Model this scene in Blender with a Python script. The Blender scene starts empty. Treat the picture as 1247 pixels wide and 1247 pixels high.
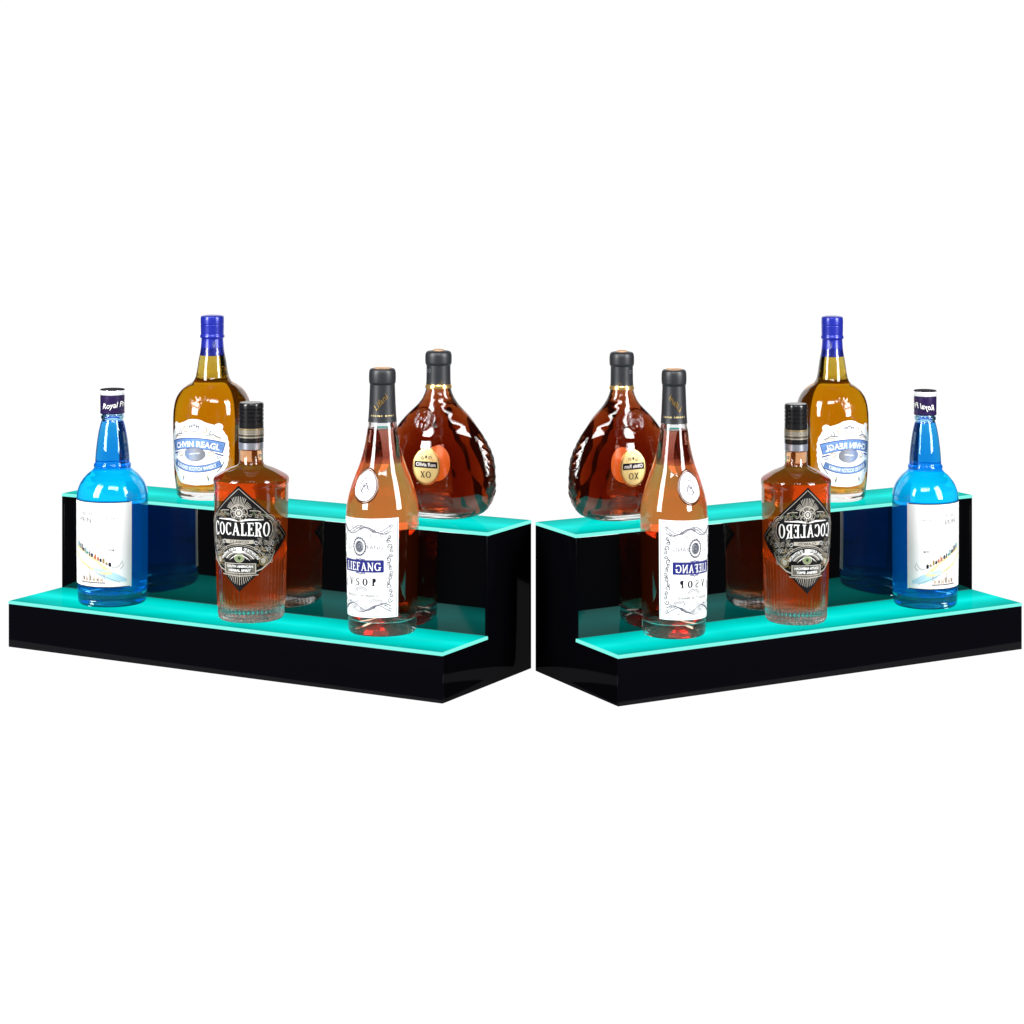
import bpy, bmesh, math, random
from math import sin, cos, pi, radians, sqrt, atan2
import numpy as np
random.seed(7)
sc = bpy.context.scene
C = sc.collection

# ------------------------------------------------------------------ camera constants (photo pixel units)
PHOTO = 1247.0; F = 3100.0; CX = 649.6; Y0 = 131.5; CAM_H = 0.6554
NEAR_Y = 2.8; X0 = -0.1000; TH = 0.5026
L = 0.6144; D1 = 0.1007; D2 = 0.2025; H1 = 0.0562; H2 = 0.1736
SQ = 0.9265            # the second stand is a mirrored, slightly narrower twin
SHIFT = (0.0, -0.0135, 0.0)

# ------------------------------------------------------------------ materials
def mat(name):
    m = bpy.data.materials.new(name); m.use_nodes = True
    m.node_tree.nodes.clear()
    return m, m.node_tree.nodes, m.node_tree.links
def out(n, l, s, vol=None):
    o = n.new('ShaderNodeOutputMaterial'); l.new(s, o.inputs['Surface'])
    if vol: l.new(vol, o.inputs['Volume'])
def principled(name, col, rough=.5, metal=0, spec=.5, bump=0, bscale=800, coat=0, var=0, vscale=300, emis=None, estr=0):
    m, n, l = mat(name)
    p = n.new('ShaderNodeBsdfPrincipled')
    p.inputs['Base Color'].default_value = (*col, 1); p.inputs['Roughness'].default_value = rough
    p.inputs['Metallic'].default_value = metal; p.inputs['Specular IOR Level'].default_value = spec
    p.inputs['Coat Weight'].default_value = coat
    if emis: p.inputs['Emission Color'].default_value = (*emis, 1); p.inputs['Emission Strength'].default_value = estr
    tc = n.new('ShaderNodeTexCoord')
    if bump:
        nz = n.new('ShaderNodeTexNoise'); nz.inputs['Scale'].default_value = bscale; nz.inputs['Detail'].default_value = 4
        l.new(tc.outputs['Object'], nz.inputs['Vector'])
        b = n.new('ShaderNodeBump'); b.inputs['Strength'].default_value = bump; b.inputs['Distance'].default_value = .0005
        l.new(nz.outputs['Fac'], b.inputs['Height']); l.new(b.outputs['Normal'], p.inputs['Normal'])
    if var:
        nz = n.new('ShaderNodeTexNoise'); nz.inputs['Scale'].default_value = vscale; nz.inputs['Detail'].default_value = 5
        l.new(tc.outputs['Object'], nz.inputs['Vector'])
        mx = n.new('ShaderNodeMix'); mx.data_type = 'RGBA'
        mx.inputs['A'].default_value = (*[c * (1 - var) for c in col], 1); mx.inputs['B'].default_value = (*[min(1, c * (1 + var)) for c in col], 1)
        l.new(nz.outputs['Fac'], mx.inputs['Factor']); l.new(mx.outputs['Result'], p.inputs['Base Color'])
    out(n, l, p.outputs[0]); return m
def glass(name, col=(1, 1, 1), ior=1.5, rough=0.0, bump=.0, bscale=40, foot=None):
    m, n, l = mat(name)
    g = n.new('ShaderNodeBsdfGlass'); g.inputs['Color'].default_value = (*col, 1)
    g.inputs['IOR'].default_value = ior; g.inputs['Roughness'].default_value = rough
    if bump:
        tc = n.new('ShaderNodeTexCoord'); nz = n.new('ShaderNodeTexNoise'); nz.inputs['Scale'].default_value = bscale
        l.new(tc.outputs['Object'], nz.inputs['Vector'])
        b = n.new('ShaderNodeBump'); b.inputs['Strength'].default_value = bump; b.inputs['Distance'].default_value = .002
        l.new(nz.outputs['Fac'], b.inputs['Height']); l.new(b.outputs['Normal'], g.inputs['Normal'])
    if foot:       # pale tint mixed into the foot imitates light gathered in the glass
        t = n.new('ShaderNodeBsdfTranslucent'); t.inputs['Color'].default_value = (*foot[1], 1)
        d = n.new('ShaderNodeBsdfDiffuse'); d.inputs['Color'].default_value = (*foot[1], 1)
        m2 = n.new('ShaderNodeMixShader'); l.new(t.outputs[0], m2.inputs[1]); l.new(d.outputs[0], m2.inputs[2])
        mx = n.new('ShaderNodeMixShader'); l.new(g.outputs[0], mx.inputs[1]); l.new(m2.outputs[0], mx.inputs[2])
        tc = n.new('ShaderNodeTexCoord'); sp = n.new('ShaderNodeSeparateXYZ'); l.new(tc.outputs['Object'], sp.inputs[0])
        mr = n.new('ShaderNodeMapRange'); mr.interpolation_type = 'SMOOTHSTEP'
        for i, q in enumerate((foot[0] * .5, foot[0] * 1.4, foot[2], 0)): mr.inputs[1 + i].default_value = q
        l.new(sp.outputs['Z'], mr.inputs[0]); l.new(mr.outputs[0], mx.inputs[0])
        out(n, l, mx.outputs[0]); return m
    out(n, l, g.outputs[0]); return m
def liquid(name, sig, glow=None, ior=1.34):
    # sig: absorption per metre in red, green and blue; glow: emission per metre added to stand in for light shining through the drink
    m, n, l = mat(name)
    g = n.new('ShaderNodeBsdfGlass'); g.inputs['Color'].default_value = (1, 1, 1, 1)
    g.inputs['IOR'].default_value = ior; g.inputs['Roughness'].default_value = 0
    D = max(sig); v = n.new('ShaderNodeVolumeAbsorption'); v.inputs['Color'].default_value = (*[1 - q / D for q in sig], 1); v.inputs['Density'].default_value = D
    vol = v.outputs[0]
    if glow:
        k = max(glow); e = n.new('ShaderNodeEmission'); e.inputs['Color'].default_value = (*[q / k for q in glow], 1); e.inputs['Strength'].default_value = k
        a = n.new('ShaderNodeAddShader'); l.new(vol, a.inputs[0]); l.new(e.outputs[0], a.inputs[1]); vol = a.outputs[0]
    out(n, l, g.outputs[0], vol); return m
def emit(name, col, s):
    m, n, l = mat(name)
    e = n.new('ShaderNodeEmission'); e.inputs['Color'].default_value = (*col, 1); e.inputs['Strength'].default_value = s
    out(n, l, e.outputs[0]); return m
def lit_acrylic(name, gloss):
    # frosted acrylic lit by a strip of small lamps inside: brighter along the middle, with soft lamp to lamp variation
    m, n, l = mat(name)
    at = n.new('ShaderNodeAttribute'); at.attribute_name = 'along'
    sep = n.new('ShaderNodeSeparateXYZ'); l.new(at.outputs['Vector'], sep.inputs[0])
    r = n.new('ShaderNodeValToRGB'); l.new(sep.outputs['Y'], r.inputs[0])
    cs = [(0, (0, .42, .37)), (.10, (0, .56, .49)), (.32, (0, .74, .66)), (.50, (.006, .88, .80)), (.66, (0, .76, .68)), (.88, (0, .58, .51)), (1, (0, .46, .41))]
    e0 = r.color_ramp.elements; e0[0].position = 0; e0[0].color = (*cs[0][1], 1); e0[1].position = 1; e0[1].color = (*cs[-1][1], 1)
    for p_, c_ in cs[1:-1]:
        q = e0.new(p_); q.color = (*c_, 1)
    nz = n.new('ShaderNodeTexNoise'); nz.inputs['Scale'].default_value = 3.2; nz.inputs['Detail'].default_value = 0
    l.new(at.outputs['Vector'], nz.inputs['Vector'])
    mr = n.new('ShaderNodeMapRange'); mr.inputs['From Min'].default_value = .3; mr.inputs['From Max'].default_value = .7
    mr.inputs['To Min'].default_value = .92; mr.inputs['To Max'].default_value = 1.06
    l.new(nz.outputs['Fac'], mr.inputs['Value'])
    e = n.new('ShaderNodeEmission'); l.new(r.outputs['Color'], e.inputs['Color']); l.new(mr.outputs[0], e.inputs['Strength'])
    g = n.new('ShaderNodeBsdfGlossy'); g.inputs['Color'].default_value = (gloss, gloss, gloss, 1); g.inputs['Roughness'].default_value = .09
    a = n.new('ShaderNodeAddShader'); l.new(e.outputs[0], a.inputs[0]); l.new(g.outputs[0], a.inputs[1])
    out(n, l, a.outputs[0]); return m
def black_mirror(name, refl, rough=.015, dif=(.001, .001, .0013)):
    m, n, l = mat(name)
    d = n.new('ShaderNodeBsdfDiffuse'); d.inputs['Color'].default_value = (*dif, 1)
    g = n.new('ShaderNodeBsdfGlossy'); g.inputs['Color'].default_value = (refl, refl, refl, 1); g.inputs['Roughness'].default_value = rough
    a = n.new('ShaderNodeAddShader'); l.new(d.outputs[0], a.inputs[0]); l.new(g.outputs[0], a.inputs[1])
    out(n, l, a.outputs[0]); return m

M = dict(
    backdrop=emit('white_backdrop_light', (1, 1, 1), 1.04),
    ground_glow=emit('white_sheet_glow', (1, 1, 1), 1.04),
    front=black_mirror('black_acrylic', .010, .08, (.0020, .0020, .0032)),
    side=black_mirror('black_acrylic_side', .006, .08, (.0012, .0012, .0018)),
    riser=black_mirror('black_mirror_acrylic', .105),
    shelf_hi=lit_acrylic('lit_teal_acrylic_top', .02),
    shelf_lo=lit_acrylic('lit_teal_acrylic', .008),
    edge=emit('lit_acrylic_edge', (.24, 1.0, .86), 1.0),
    glass=glass('clear_glass', (.985, .99, .99), 1.5, bump=.12, bscale=35),
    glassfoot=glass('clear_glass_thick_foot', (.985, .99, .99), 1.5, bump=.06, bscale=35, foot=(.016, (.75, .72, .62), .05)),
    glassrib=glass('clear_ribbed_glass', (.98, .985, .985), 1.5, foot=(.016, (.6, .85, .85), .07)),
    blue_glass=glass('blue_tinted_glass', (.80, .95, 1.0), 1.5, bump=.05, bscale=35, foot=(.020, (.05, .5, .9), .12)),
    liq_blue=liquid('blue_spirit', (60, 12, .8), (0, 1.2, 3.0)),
    liq_blue_lit=liquid('blue_spirit_lit_shoulder', (50, 5, .2), (0, 5.6, 8.8)),  # same spirit with stronger emission, painting the lit shoulder
    liq_blue_shaded=liquid('blue_spirit_shaded_neck', (110, 30, 8), (0, 1.0, 3.5)),  # same spirit made denser, painting the neck's dark refraction
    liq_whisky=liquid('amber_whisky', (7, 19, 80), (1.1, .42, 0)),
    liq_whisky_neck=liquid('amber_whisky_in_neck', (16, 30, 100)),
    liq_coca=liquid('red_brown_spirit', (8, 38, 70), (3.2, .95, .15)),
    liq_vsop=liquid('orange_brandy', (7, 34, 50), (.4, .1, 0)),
    liq_vsop_lit=liquid('orange_brandy_lit_shoulder', (1.5, 29, 52), (7.2, 3.8, 1.7)),  # same brandy given strong emission, so the shoulder looks lit through
    liq_vsop_shaded=liquid('orange_brandy_shaded_neck', (26, 60, 70), (.6, .2, .1)),  # same brandy darkened to paint the shaded neck
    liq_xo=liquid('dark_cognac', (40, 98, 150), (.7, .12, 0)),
    rim=principled('refraction_brown_rim', (.10, .032, .012), rough=.12, spec=.8, coat=.5),  # brown colour stands in for dark refraction in the glass rim
    paper=principled('white_paper', (.86, .86, .86), rough=.55, spec=.25, bump=.05, bscale=1500),
    cream=principled('cream_gold_paper', (.88, .70, .30), rough=.4, spec=.4, var=.1),
    ink=principled('dark_ink', (.008, .008, .016), rough=.7, spec=.1),
    grey_ink=principled('grey_ink', (.035, .035, .055), rough=.7, spec=.1),
    soft_ink=principled('pale_grey_ink', (.12, .12, .16), rough=.7, spec=.1),
    navy=principled('navy_print', (.012, .017, .17), rough=.6, spec=.2),
    paleblue=principled('pale_blue_print', (.16, .30, .62), rough=.35, metal=.2, var=.5, vscale=60),
    silver=principled('silver_foil', (.62, .65, .74), rough=.28, metal=.8, var=.15, vscale=200),
    white=principled('white_print', (.88, .88, .86), rough=.45),
    blacklab=principled('black_label_paper', (.004, .004, .005), rough=.45, spec=.2, bump=.1, bscale=900),
    filigree=principled('antique_silver_print', (.60, .56, .48), rough=.35, metal=.35, var=.35, vscale=500),
    grey_fil=principled('dull_silver_print', (.17, .16, .14), rough=.4, metal=.3),
    goldp=principled('gold_print', (.62, .42, .14), rough=.3, metal=.6),
    greenp=principled('green_grey_print', (.20, .27, .12), rough=.4),
    redp=principled('rust_print', (.42, .13, .06), rough=.5),
    tealp=principled('teal_print', (.05, .24, .27), rough=.5),
    sand=principled('sand_print', (.80, .62, .30), rough=.6),
    sky=principled('pale_sky_print', (.42, .66, .78), rough=.6),
    purple=principled('purple_foil_cap', (.030, .016, .085), rough=.3, metal=.3, spec=.6),
    silvercap=principled('polished_silver_cap', (.9, .9, .92), rough=.22, metal=.25),
    bluecap=principled('royal_blue_foil', (.018, .028, .36), rough=.25, spec=.7, metal=.25, bump=.15, bscale=200),
    blackcap=principled('gloss_black_cap', (.010, .010, .011), rough=.2, spec=.7),
    charcoal=principled('charcoal_capsule', (.018, .019, .023), rough=.42, spec=.5, bump=.12, bscale=300),
    bandcap=principled('pewter_band', (.30, .26, .19), rough=.3, metal=.7),
    goldcap=principled('gold_foil', (.72, .46, .16), rough=.25, metal=.8),
    cork=principled('pale_cork', (.42, .26, .15), rough=.6, var=.3),
    cap_inner=principled('cork_brown', (.16, .08, .05), rough=.6),
    orange_patch=principled('orange_label_reflection', (.95, .20, .03), rough=.4, emis=(1, .15, .015), estr=.45),  # emission imitates the label's reflection in the glass
    medal=principled('pearl_medallion', (.84, .82, .86), rough=.3, spec=.5),
)

# ------------------------------------------------------------------ object helpers
things = []
def link(o, parent=None):
    C.objects.link(o)
    if parent: o.parent = parent
    return o
def thing(name, label, cat, loc, group=None):
    o = bpy.data.objects.new(name, None); o.empty_display_size = .02
    link(o); o.location = loc; o['label'] = label; o['category'] = cat
    if group: o['group'] = group
    return o
def mesh(name, V, Fs, mats, parent=None, mi=None, smooth=False, sharp=35, attr=None, recalc=False):
    me = bpy.data.meshes.new(name)
    me.from_pydata([tuple(v) for v in V], [], [tuple(f) for f in Fs])
    for m in (mats if isinstance(mats, (list, tuple)) else [mats]): me.materials.append(m)
    if mi is not None: me.polygons.foreach_set('material_index', mi)
    if recalc:
        bm = bmesh.new(); bm.from_mesh(me); bmesh.ops.recalc_face_normals(bm, faces=bm.faces); bm.to_mesh(me); bm.free()
    if smooth:
        me.polygons.foreach_set('use_smooth', [True] * len(me.polygons))
        me.set_sharp_from_angle(angle=radians(sharp))
    if attr:
        a = me.attributes.new('along', 'FLOAT_VECTOR', 'POINT')
        a.data.foreach_set('vector', [c for v in attr for c in v])
    me.update()
    o = bpy.data.objects.new(name, me); return link(o, parent)

# ------------------------------------------------------------------ profiles and lathes
def catmull(pts, n=6):
    if len(pts) < 3: return list(pts)
    P = [pts[0]] + list(pts) + [pts[-1]]; o = []
    for i in range(1, len(P) - 2):
        a, b, c, d = (np.array(P[i + k], float) for k in (-1, 0, 1, 2))
        for k in range(n):
            t = k / n
            o.append(tuple(.5 * (2 * b + (c - a) * t + (2 * a - 5 * b + 4 * c - d) * t * t + (3 * b - a - 3 * c + d) * t ** 3)))
    o.append(tuple(pts[-1])); return o
def prof(*segs):
    o = []
    for s in segs:
        for p in catmull(s):
            if not o or abs(p[0] - o[-1][0]) + abs(p[1] - o[-1][1]) > 1e-6: o.append(p)
    return o
def interp(path, z, k=0):
    for a, b in zip(path, path[1:]):
        if a[1] <= z <= b[1] and b[1] > a[1]:
            t = (z - a[1]) / (b[1] - a[1]); return a[0] + (b[0] - a[0]) * t
    return path[-1][0] if z > path[-1][1] else path[0][0]
def lathe(path, seg, fn=None):
    """path [(r,z)] outward, faces oriented with path running bottom axis -> outside -> top."""
    V = []; idx = []
    for (r, z) in path:
        if abs(r) < 1e-6:
            idx.append([len(V)]); V.append((0, 0, z) if fn is None else fn(0, 0, z))
        else:
            row = []
            for i in range(seg):
                a = 2 * pi * i / seg
                row.append(len(V))
                V.append((r * sin(a), -r * cos(a), z) if fn is None else fn(r, a, z))
            idx.append(row)
    Fs = []; band = []
    for j in range(len(idx) - 1):
        A, B = idx[j], idx[j + 1]
        if len(A) == 1 and len(B) == 1: continue
        for i in range(seg):
            k = (i + 1) % seg
            if len(A) == 1: Fs.append((A[0], B[k], B[i]))
            elif len(B) == 1: Fs.append((A[i], A[k], B[0]))
            else: Fs.append((A[i], A[k], B[k], B[i]))
            band.append(j)
    return V, Fs, band

class Bottle:
    """profile given in photo pixels above the base centre; everything is scaled to metres at the bottle's place"""
    def __init__(s, label, bx, by, h, cat='bottle', group=None):
        Y = F * (CAM_H - h) / (by - Y0); X = (bx - CX) * Y / F
        s.k = Y / F; s.Y = Y; s.X = X; s.ell = None; s.yaw = 0
        s.alpha = atan2(-X, Y)
        s.root = thing('liquor_bottle', label, cat, (X, Y, h + .0003), group)
        things.append(s.root)
    def glass_body(s, outer, wall, base, punt, level, mg, ml, seg=120, mod=None, punt_r=.72, ell=None, yaw=0, pun_n=1.6, neck=None):
        """outer: [(r,z)] from foot to lip"""
        k = s.k; s.outer = outer; s.mod = mod
        r0 = outer[0][0]; zt = outer[-1][1]
        bot = [(0, punt)] + [(r0 * punt_r * t, punt * (1 - t ** pun_n)) for t in (.2, .4, .6, .8, .93, 1)] + [(r0 * (punt_r + (1 - punt_r) * .6), -.0)]
        # inner wall
        zs = [z for r, z in outer if z > base + 6 and z <= zt]
        inn = [(max(.8, r - wall), z) for r, z in outer if z > base + 6]
        ri = interp(outer, base + 6) - wall
        ib = [(ri, base + 6), (ri - 1.2, base + 2.5), (ri - 5, base)] + [(ri * t, base + (punt + (base * .35 if punt else 0) - base * .35) * (1 - (t) ** 1.5)) for t in (.8, .6, .4, .2)] + [(0, base + (punt * .9))]
        if not punt: ib = [(ri, base + 6), (ri - 1.2, base + 2.5), (ri - 5, base), (0, base + 1)]
        fn = s.shape()
        def outfn(r, a, z):
            return s.point(r, a, z, mod)
        path = bot + outer
        V1, F1, _ = lathe(path, seg, outfn)
        path2 = list(reversed(inn)) + ib
        V2, F2, _ = lathe(path2, seg, lambda r, a, z: s.point(r, a, z, None))
        # lip ring joins outer top row and inner top row
        n1 = len(V1); F2 = [tuple(i + n1 for i in f) for f in F2]
        A = [n1 - seg + i for i in range(seg)]; B = [n1 + i for i in range(seg)]
        Fr = [(A[i], A[(i + 1) % seg], B[(i + 1) % seg], B[i]) for i in range(seg)]
        g = mesh('glass_body', V1 + V2, F1 + F2 + Fr, mg, s.root, smooth=True, sharp=50)
        # liquid
        e = .35
        lp = [(0, ib[-1][1] - e)] + [(r + (e if r < ri else e), z - e * .6) for r, z in list(reversed(ib))[1:]]
        lv = neck[0][0] if neck else level
        lp += [(r + e, z) for r, z in inn if z < lv - 1]
        rl = interp(outer, lv) - wall
        lp += [(rl + e, lv), (0, lv + .3)] if neck else [(rl + e, level + .8), (rl - 1.0, level), (0, level - .2)]
        for zi, zone in enumerate(neck or []):
            za = zone[0]; zb = neck[zi + 1][0] if zi + 1 < len(neck) else level; last = zi + 1 == len(neck)
            ra_, rb_ = interp(outer, za) - wall, interp(outer, zb) - wall
            np_ = [(0, za), (ra_ + e, za - .3)] + [(r + e, z) for r, z in inn if za < z < zb - 1]
            np_ += [(rb_ + e, zb + .8), (rb_ - 1.0, zb), (0, zb - .2)] if last else [(rb_ + e, zb), (0, zb + .3)]
            V4, F4, _ = lathe(np_, seg, lambda r, a, z: s.point(r, a, z, None))
            mesh(zone[2], V4, F4, zone[1], s.root, smooth=True, sharp=60)
        V3, F3, _ = lathe(lp, seg, lambda r, a, z: s.point(r, a, z, None))
        q = mesh('liquid', V3, F3, ml, s.root, smooth=True, sharp=60)
        return g, q
    def shape(s): return None
    def point(s, r, a, z, mod=None, off=0):
        k = s.k
        if mod: off = off + mod(r, a, z)
        if s.ell:
            ra, rb = s.ell(z, r)
            p = 2.0
            x = ra * sin(a); y = -rb * cos(a)
            nx, ny = sin(a) / max(ra, 1e-3), -cos(a) / max(rb, 1e-3)
            nn = sqrt(nx * nx + ny * ny); x += off * nx / nn; y += off * ny / nn
            c, t = cos(s.yaw), sin(s.yaw)
            return ((x * c - y * t) * k, (x * t + y * c) * k, z * k)
        return ((r + off) * sin(a) * k, -(r + off) * cos(a) * k, z * k)
    def part(s, name, path, m, seg=96, parent=None, mod=None, bands=None, mats=None, sharp=35):
        ell, s.ell = s.ell, None
        V, Fs, band = lathe(path, seg, lambda r, a, z: s.point(r, a, z, mod))
        s.ell = ell
        mi = [bands(b) for b in band] if bands else None
        return mesh(name, V, Fs, mats or m, parent or s.root, mi=mi, smooth=True, sharp=sharp)
    # surface mapping: (u px along the arc, v px height) -> point
    def surf(s, ang, off, rfix=None, prof_=None, dz=0):
        path = prof_ or s.outer
        def f(u, v, d=0):
            v = v + dz
            r = interp(path, v) if rfix is None else rfix
            return s.point(r, ang + u / (rfix_ref), v, None, off + d)
        rfix_ref = rfix or s.rref
        return f

# ------------------------------------------------------------------ flat printing, later wrapped on a surface
class Print:
    def __init__(s, wk=1): s.V = []; s.F = []; s.mi = []; s.n = 0; s.mats = []; s.wk = wk
    def m(s, mt):
        if mt not in s.mats: s.mats.append(mt)
        return s.mats.index(mt)
    def layer(s): s.n += 1; return .0012 * s.n
    def poly(s, pts, mt, d=None):
        d = s.layer() if d is None else d; b = len(s.V)
        s.V += [(p[0], p[1], d) for p in pts]; s.F.append(tuple(range(b, b + len(pts)))); s.mi.append(s.m(mt))
    def ribbon(s, pts, w, mt, closed=False, d=None):
        d = s.layer() if d is None else d
        pts = [np.array(p, float) for p in pts]; n = len(pts)
        if n < 2: return
        ws = list(w) if isinstance(w, (list, tuple)) else [w] * n
        if max(ws) < 1.1: ws = [q * s.wk for q in ws]
        if closed: pts = pts + [pts[0]]; ws = ws + [ws[0]]
        p2 = [pts[0]]; w2 = [ws[0]]
        for i in range(1, len(pts)):
            k = max(1, int(math.ceil(abs(pts[i][0] - pts[i - 1][0]) / 2.2)))
            for j in range(1, k + 1): p2.append(pts[i - 1] + (pts[i] - pts[i - 1]) * j / k); w2.append(ws[i - 1] + (ws[i] - ws[i - 1]) * j / k)
        pts, ws = p2, w2
        if closed: pts.pop(); ws.pop()
        n = len(pts); b = len(s.V)
        for i in range(n):
            a = pts[i - 1] if (i > 0 or closed) else pts[i]
            c = pts[(i + 1) % n] if (i < n - 1 or closed) else pts[i]
            t = c - a; ln = np.hypot(*t) or 1; nn = np.array([-t[1], t[0]]) / ln
            for sg in (.5, -.5):
                q = pts[i] + nn * ws[i] * sg; s.V.append((q[0], q[1], d))
        for i in range(n if closed else n - 1):
            j = (i + 1) % n
            s.F.append((b + 2 * i + 1, b + 2 * j + 1, b + 2 * j, b + 2 * i)); s.mi.append(s.m(mt))
    def seg(s, x0, y0, x1, y1, w, mt, step=3):
        n = max(1, int(np.hypot(x1 - x0, y1 - y0) / step))
        s.ribbon([(x0 + (x1 - x0) * i / n, y0 + (y1 - y0) * i / n) for i in range(n + 1)], w, mt)
    def rect(s, x0, y0, x1, y1, mt): s.seg(x0, (y0 + y1) / 2, x1, (y0 + y1) / 2, y1 - y0, mt)
    def arc(s, cx, cy, rx, ry, a0, a1, w, mt, n=24):
        s.ribbon([(cx + rx * cos(radians(a0 + (a1 - a0) * i / n)), cy + ry * sin(radians(a0 + (a1 - a0) * i / n))) for i in range(n + 1)], w, mt)
    def ring(s, cx, cy, rx, ry, w, mt, n=36):
        s.ribbon([(cx + rx * cos(2 * pi * i / n), cy + ry * sin(2 * pi * i / n)) for i in range(n)], w, mt, closed=True)
    def disc(s, cx, cy, rx, ry, mt, n=28):
        if rx > 1.5:
            q = [-cos(pi * i / 18) for i in range(19)]
            return s.ribbon([(cx + rx * t, cy) for t in q], [max(.05, 2 * ry * sqrt(max(0, 1 - t * t))) for t in q], mt)
        s.poly([(cx + rx * cos(2 * pi * i / n), cy + ry * sin(2 * pi * i / n)) for i in range(n)], mt)
    def scroll(s, x, y, r, turns, a0, w, mt, flip=1, n=22):
        s.ribbon([(x + r * (1 - .85 * t / n) * cos(a0 + flip * turns * 2 * pi * t / n), y + r * (1 - .85 * t / n) * sin(a0 + flip * turns * 2 * pi * t / n)) for t in range(n + 1)],
                 [w * (1 - .5 * t / n) for t in range(n + 1)], mt)
    def text(s, txt, x, y, h, mt, width=None, align='C', bold=0, rot=0, arc=None, shear=0, sp=1.0):
        """built-in font text, outlines turned to faces"""
        cu = bpy.data.curves.new('t', 'FONT'); cu.body = txt; cu.size = 1; cu.offset = bold; cu.resolution_u = 2; cu.shear = shear
        cu.space_character = sp; cu.fill_mode = 'FRONT'
        ob = bpy.data.objects.new('t', cu); C.objects.link(ob)
        dg = bpy.context.evaluated_depsgraph_get(); me = bpy.data.meshes.new_from_object(ob.evaluated_get(dg))
        vs = [v.co.copy() for v in me.vertices]; fs = [tuple(p.vertices) for p in me.polygons]
        bpy.data.objects.remove(ob); bpy.data.curves.remove(cu); bpy.data.meshes.remove(me)
        if not vs: return
        xs = [v.x for v in vs]; x0, x1 = min(xs), max(xs)
        k = h / .73; kx = k if width is None else width / (x1 - x0)
        d = s.layer(); b = len(s.V); w = (x1 - x0) * kx
        ox = {'C': -w / 2, 'L': 0, 'R': -w}[align]
        for v in vs:
            px = (v.x - x0) * kx + ox; py = v.y * k - h / 2
            if arc:   # bend along a circle of radius arc (positive = hump)
                t = px / arc; px, py = (arc + py) * sin(t), (arc + py) * cos(t) - arc
            c, q = cos(rot), sin(rot)
            s.V.append((x + px * c - py * q, y + px * q + py * c, d))
        for f in fs: s.F.append(tuple(i + b for i in f)); s.mi.append(s.m(mt))
    def build(s, name, f, parent, base=.09):
        V = [f(u, v, base + d) for u, v, d in s.V]
        if not V: return
        return mesh(name, V, s.F, s.mats, parent, mi=s.mi)
    # serif capitals drawn by hand: thick stems, thin hairlines, bracket serifs
    def serif(s, word, x, y, h, mt, width, stem=.17, thin=.055, gap=.12, curve=0, slab=.045, scale_h=None):
        W = {'C': .72, 'O': .78, 'A': .80, 'L': .60, 'E': .64, 'R': .74, 'I': .36, 'F': .60, 'N': .78, 'G': .80, 'V': .78, 'S': .56, 'P': .62, 'X': .76, '.': .10, 'J': .4}
        tot = sum(W[c] for c in word) + gap * (len(word) - 1)
        kx = width / tot; st = stem; cxp = x - width / 2
        for n_, c in enumerate(word):
            w = W[c]; hh = h if scale_h is None else h * scale_h[n_]
            t0 = ((cxp + w * kx / 2) - x)
            yc = y - hh / 2 + curve * (1 - (2 * t0 / width) ** 2)
            def T(a, b): return (cxp + a * kx, yc + b * hh)
            X = lambda a0, b0, a1, b1, wd: s.ribbon([T(a0, b0), T(a1, b1)], wd, mt)
            sw, tw, sl = st * kx, max(thin * hh, .35), slab * hh * 1.3
            def ser(a, b, wd): s.ribbon([T(a - wd / 2, b), T(a + wd / 2, b)], sl, mt)
            if c in 'OCG':
                a0, a1 = {'O': (0, 360), 'C': (48, 318), 'G': (48, 340)}[c]; n = 26; pts = []; ws = []
                for i in range(n + 1):
                    q = radians(a0 + (a1 - a0) * i / n); pts.append(T(w / 2 + (w / 2 - st / 2) * cos(q), .5 + (.5 - thin / 2) * sin(q)))
                    ws.append(tw + (sw - tw) * abs(cos(q)) ** 1.3)
                s.ribbon(pts, ws, mt)
                if c in 'CG': X(w - st * .45, .70, w - st * .45, .98, sw * .45)
                if c == 'G': X(w - st * .6, .04, w - st * .6, .42, sw); ser(w - st * .6, .42, st * 2.2)
                if c == 'C': X(w - st * .3, .08, w - st * .3, .26, sw * .3)
            elif c == 'I': X(.18, 0, .18, 1, sw); ser(.18, .02, st * 1.9); ser(.18, .98, st * 1.9)
            elif c in 'LEF':
                X(st, 0, st, 1, sw); ser(st, .98, st * 2.1)
                if c in 'LE': s.ribbon([T(.02, .02), T(w, .02)], sl * 1.3, mt); X(w - .03, 0, w - .03, .26, sw * .4)
                else: ser(st, .02, st * 2.4)
                if c in 'EF':
                    s.ribbon([T(st, .98), T(w - .02, .98)], sl * 1.2, mt); X(w - .05, .78, w - .05, 1, sw * .4)
                    s.ribbon([T(st, .52), T(w - .18, .52)], sl * 1.1, mt); X(w - .19, .40, w - .19, .64, sw * .35)
            elif c == 'A':
                X(.12, 0, w * .5, 1, tw * 1.2 if sw > tw else tw); X(w * .46, 1, w - .13, 0, sw * 1.05)
                s.ribbon([T(.2, .32), T(w - .24, .32)], tw, mt); ser(.12, .02, .24); ser(w - .13, .02, .3)
            elif c == 'V': X(.13, 1, w * .52, 0, sw); X(w * .5, 0, w - .1, 1, tw * 1.2); ser(.13, .98, .28); ser(w - .1, .98, .22)
            elif c == 'X': X(.12, 1, w - .14, 0, sw); X(.12, 0, w - .14, 1, tw * 1.2); [ser(a, b, .26) for a in (.13, w - .14) for b in (.02, .98)]
            elif c == 'N': X(.12, 0, .12, 1, tw * 1.2); X(.10, 1, w - .1, 0, sw); X(w - .1, 0, w - .1, 1, tw * 1.2); ser(.12, .02, .24); ser(.08, .98, .2); ser(w - .1, .98, .24)
            elif c in 'RP':
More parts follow.
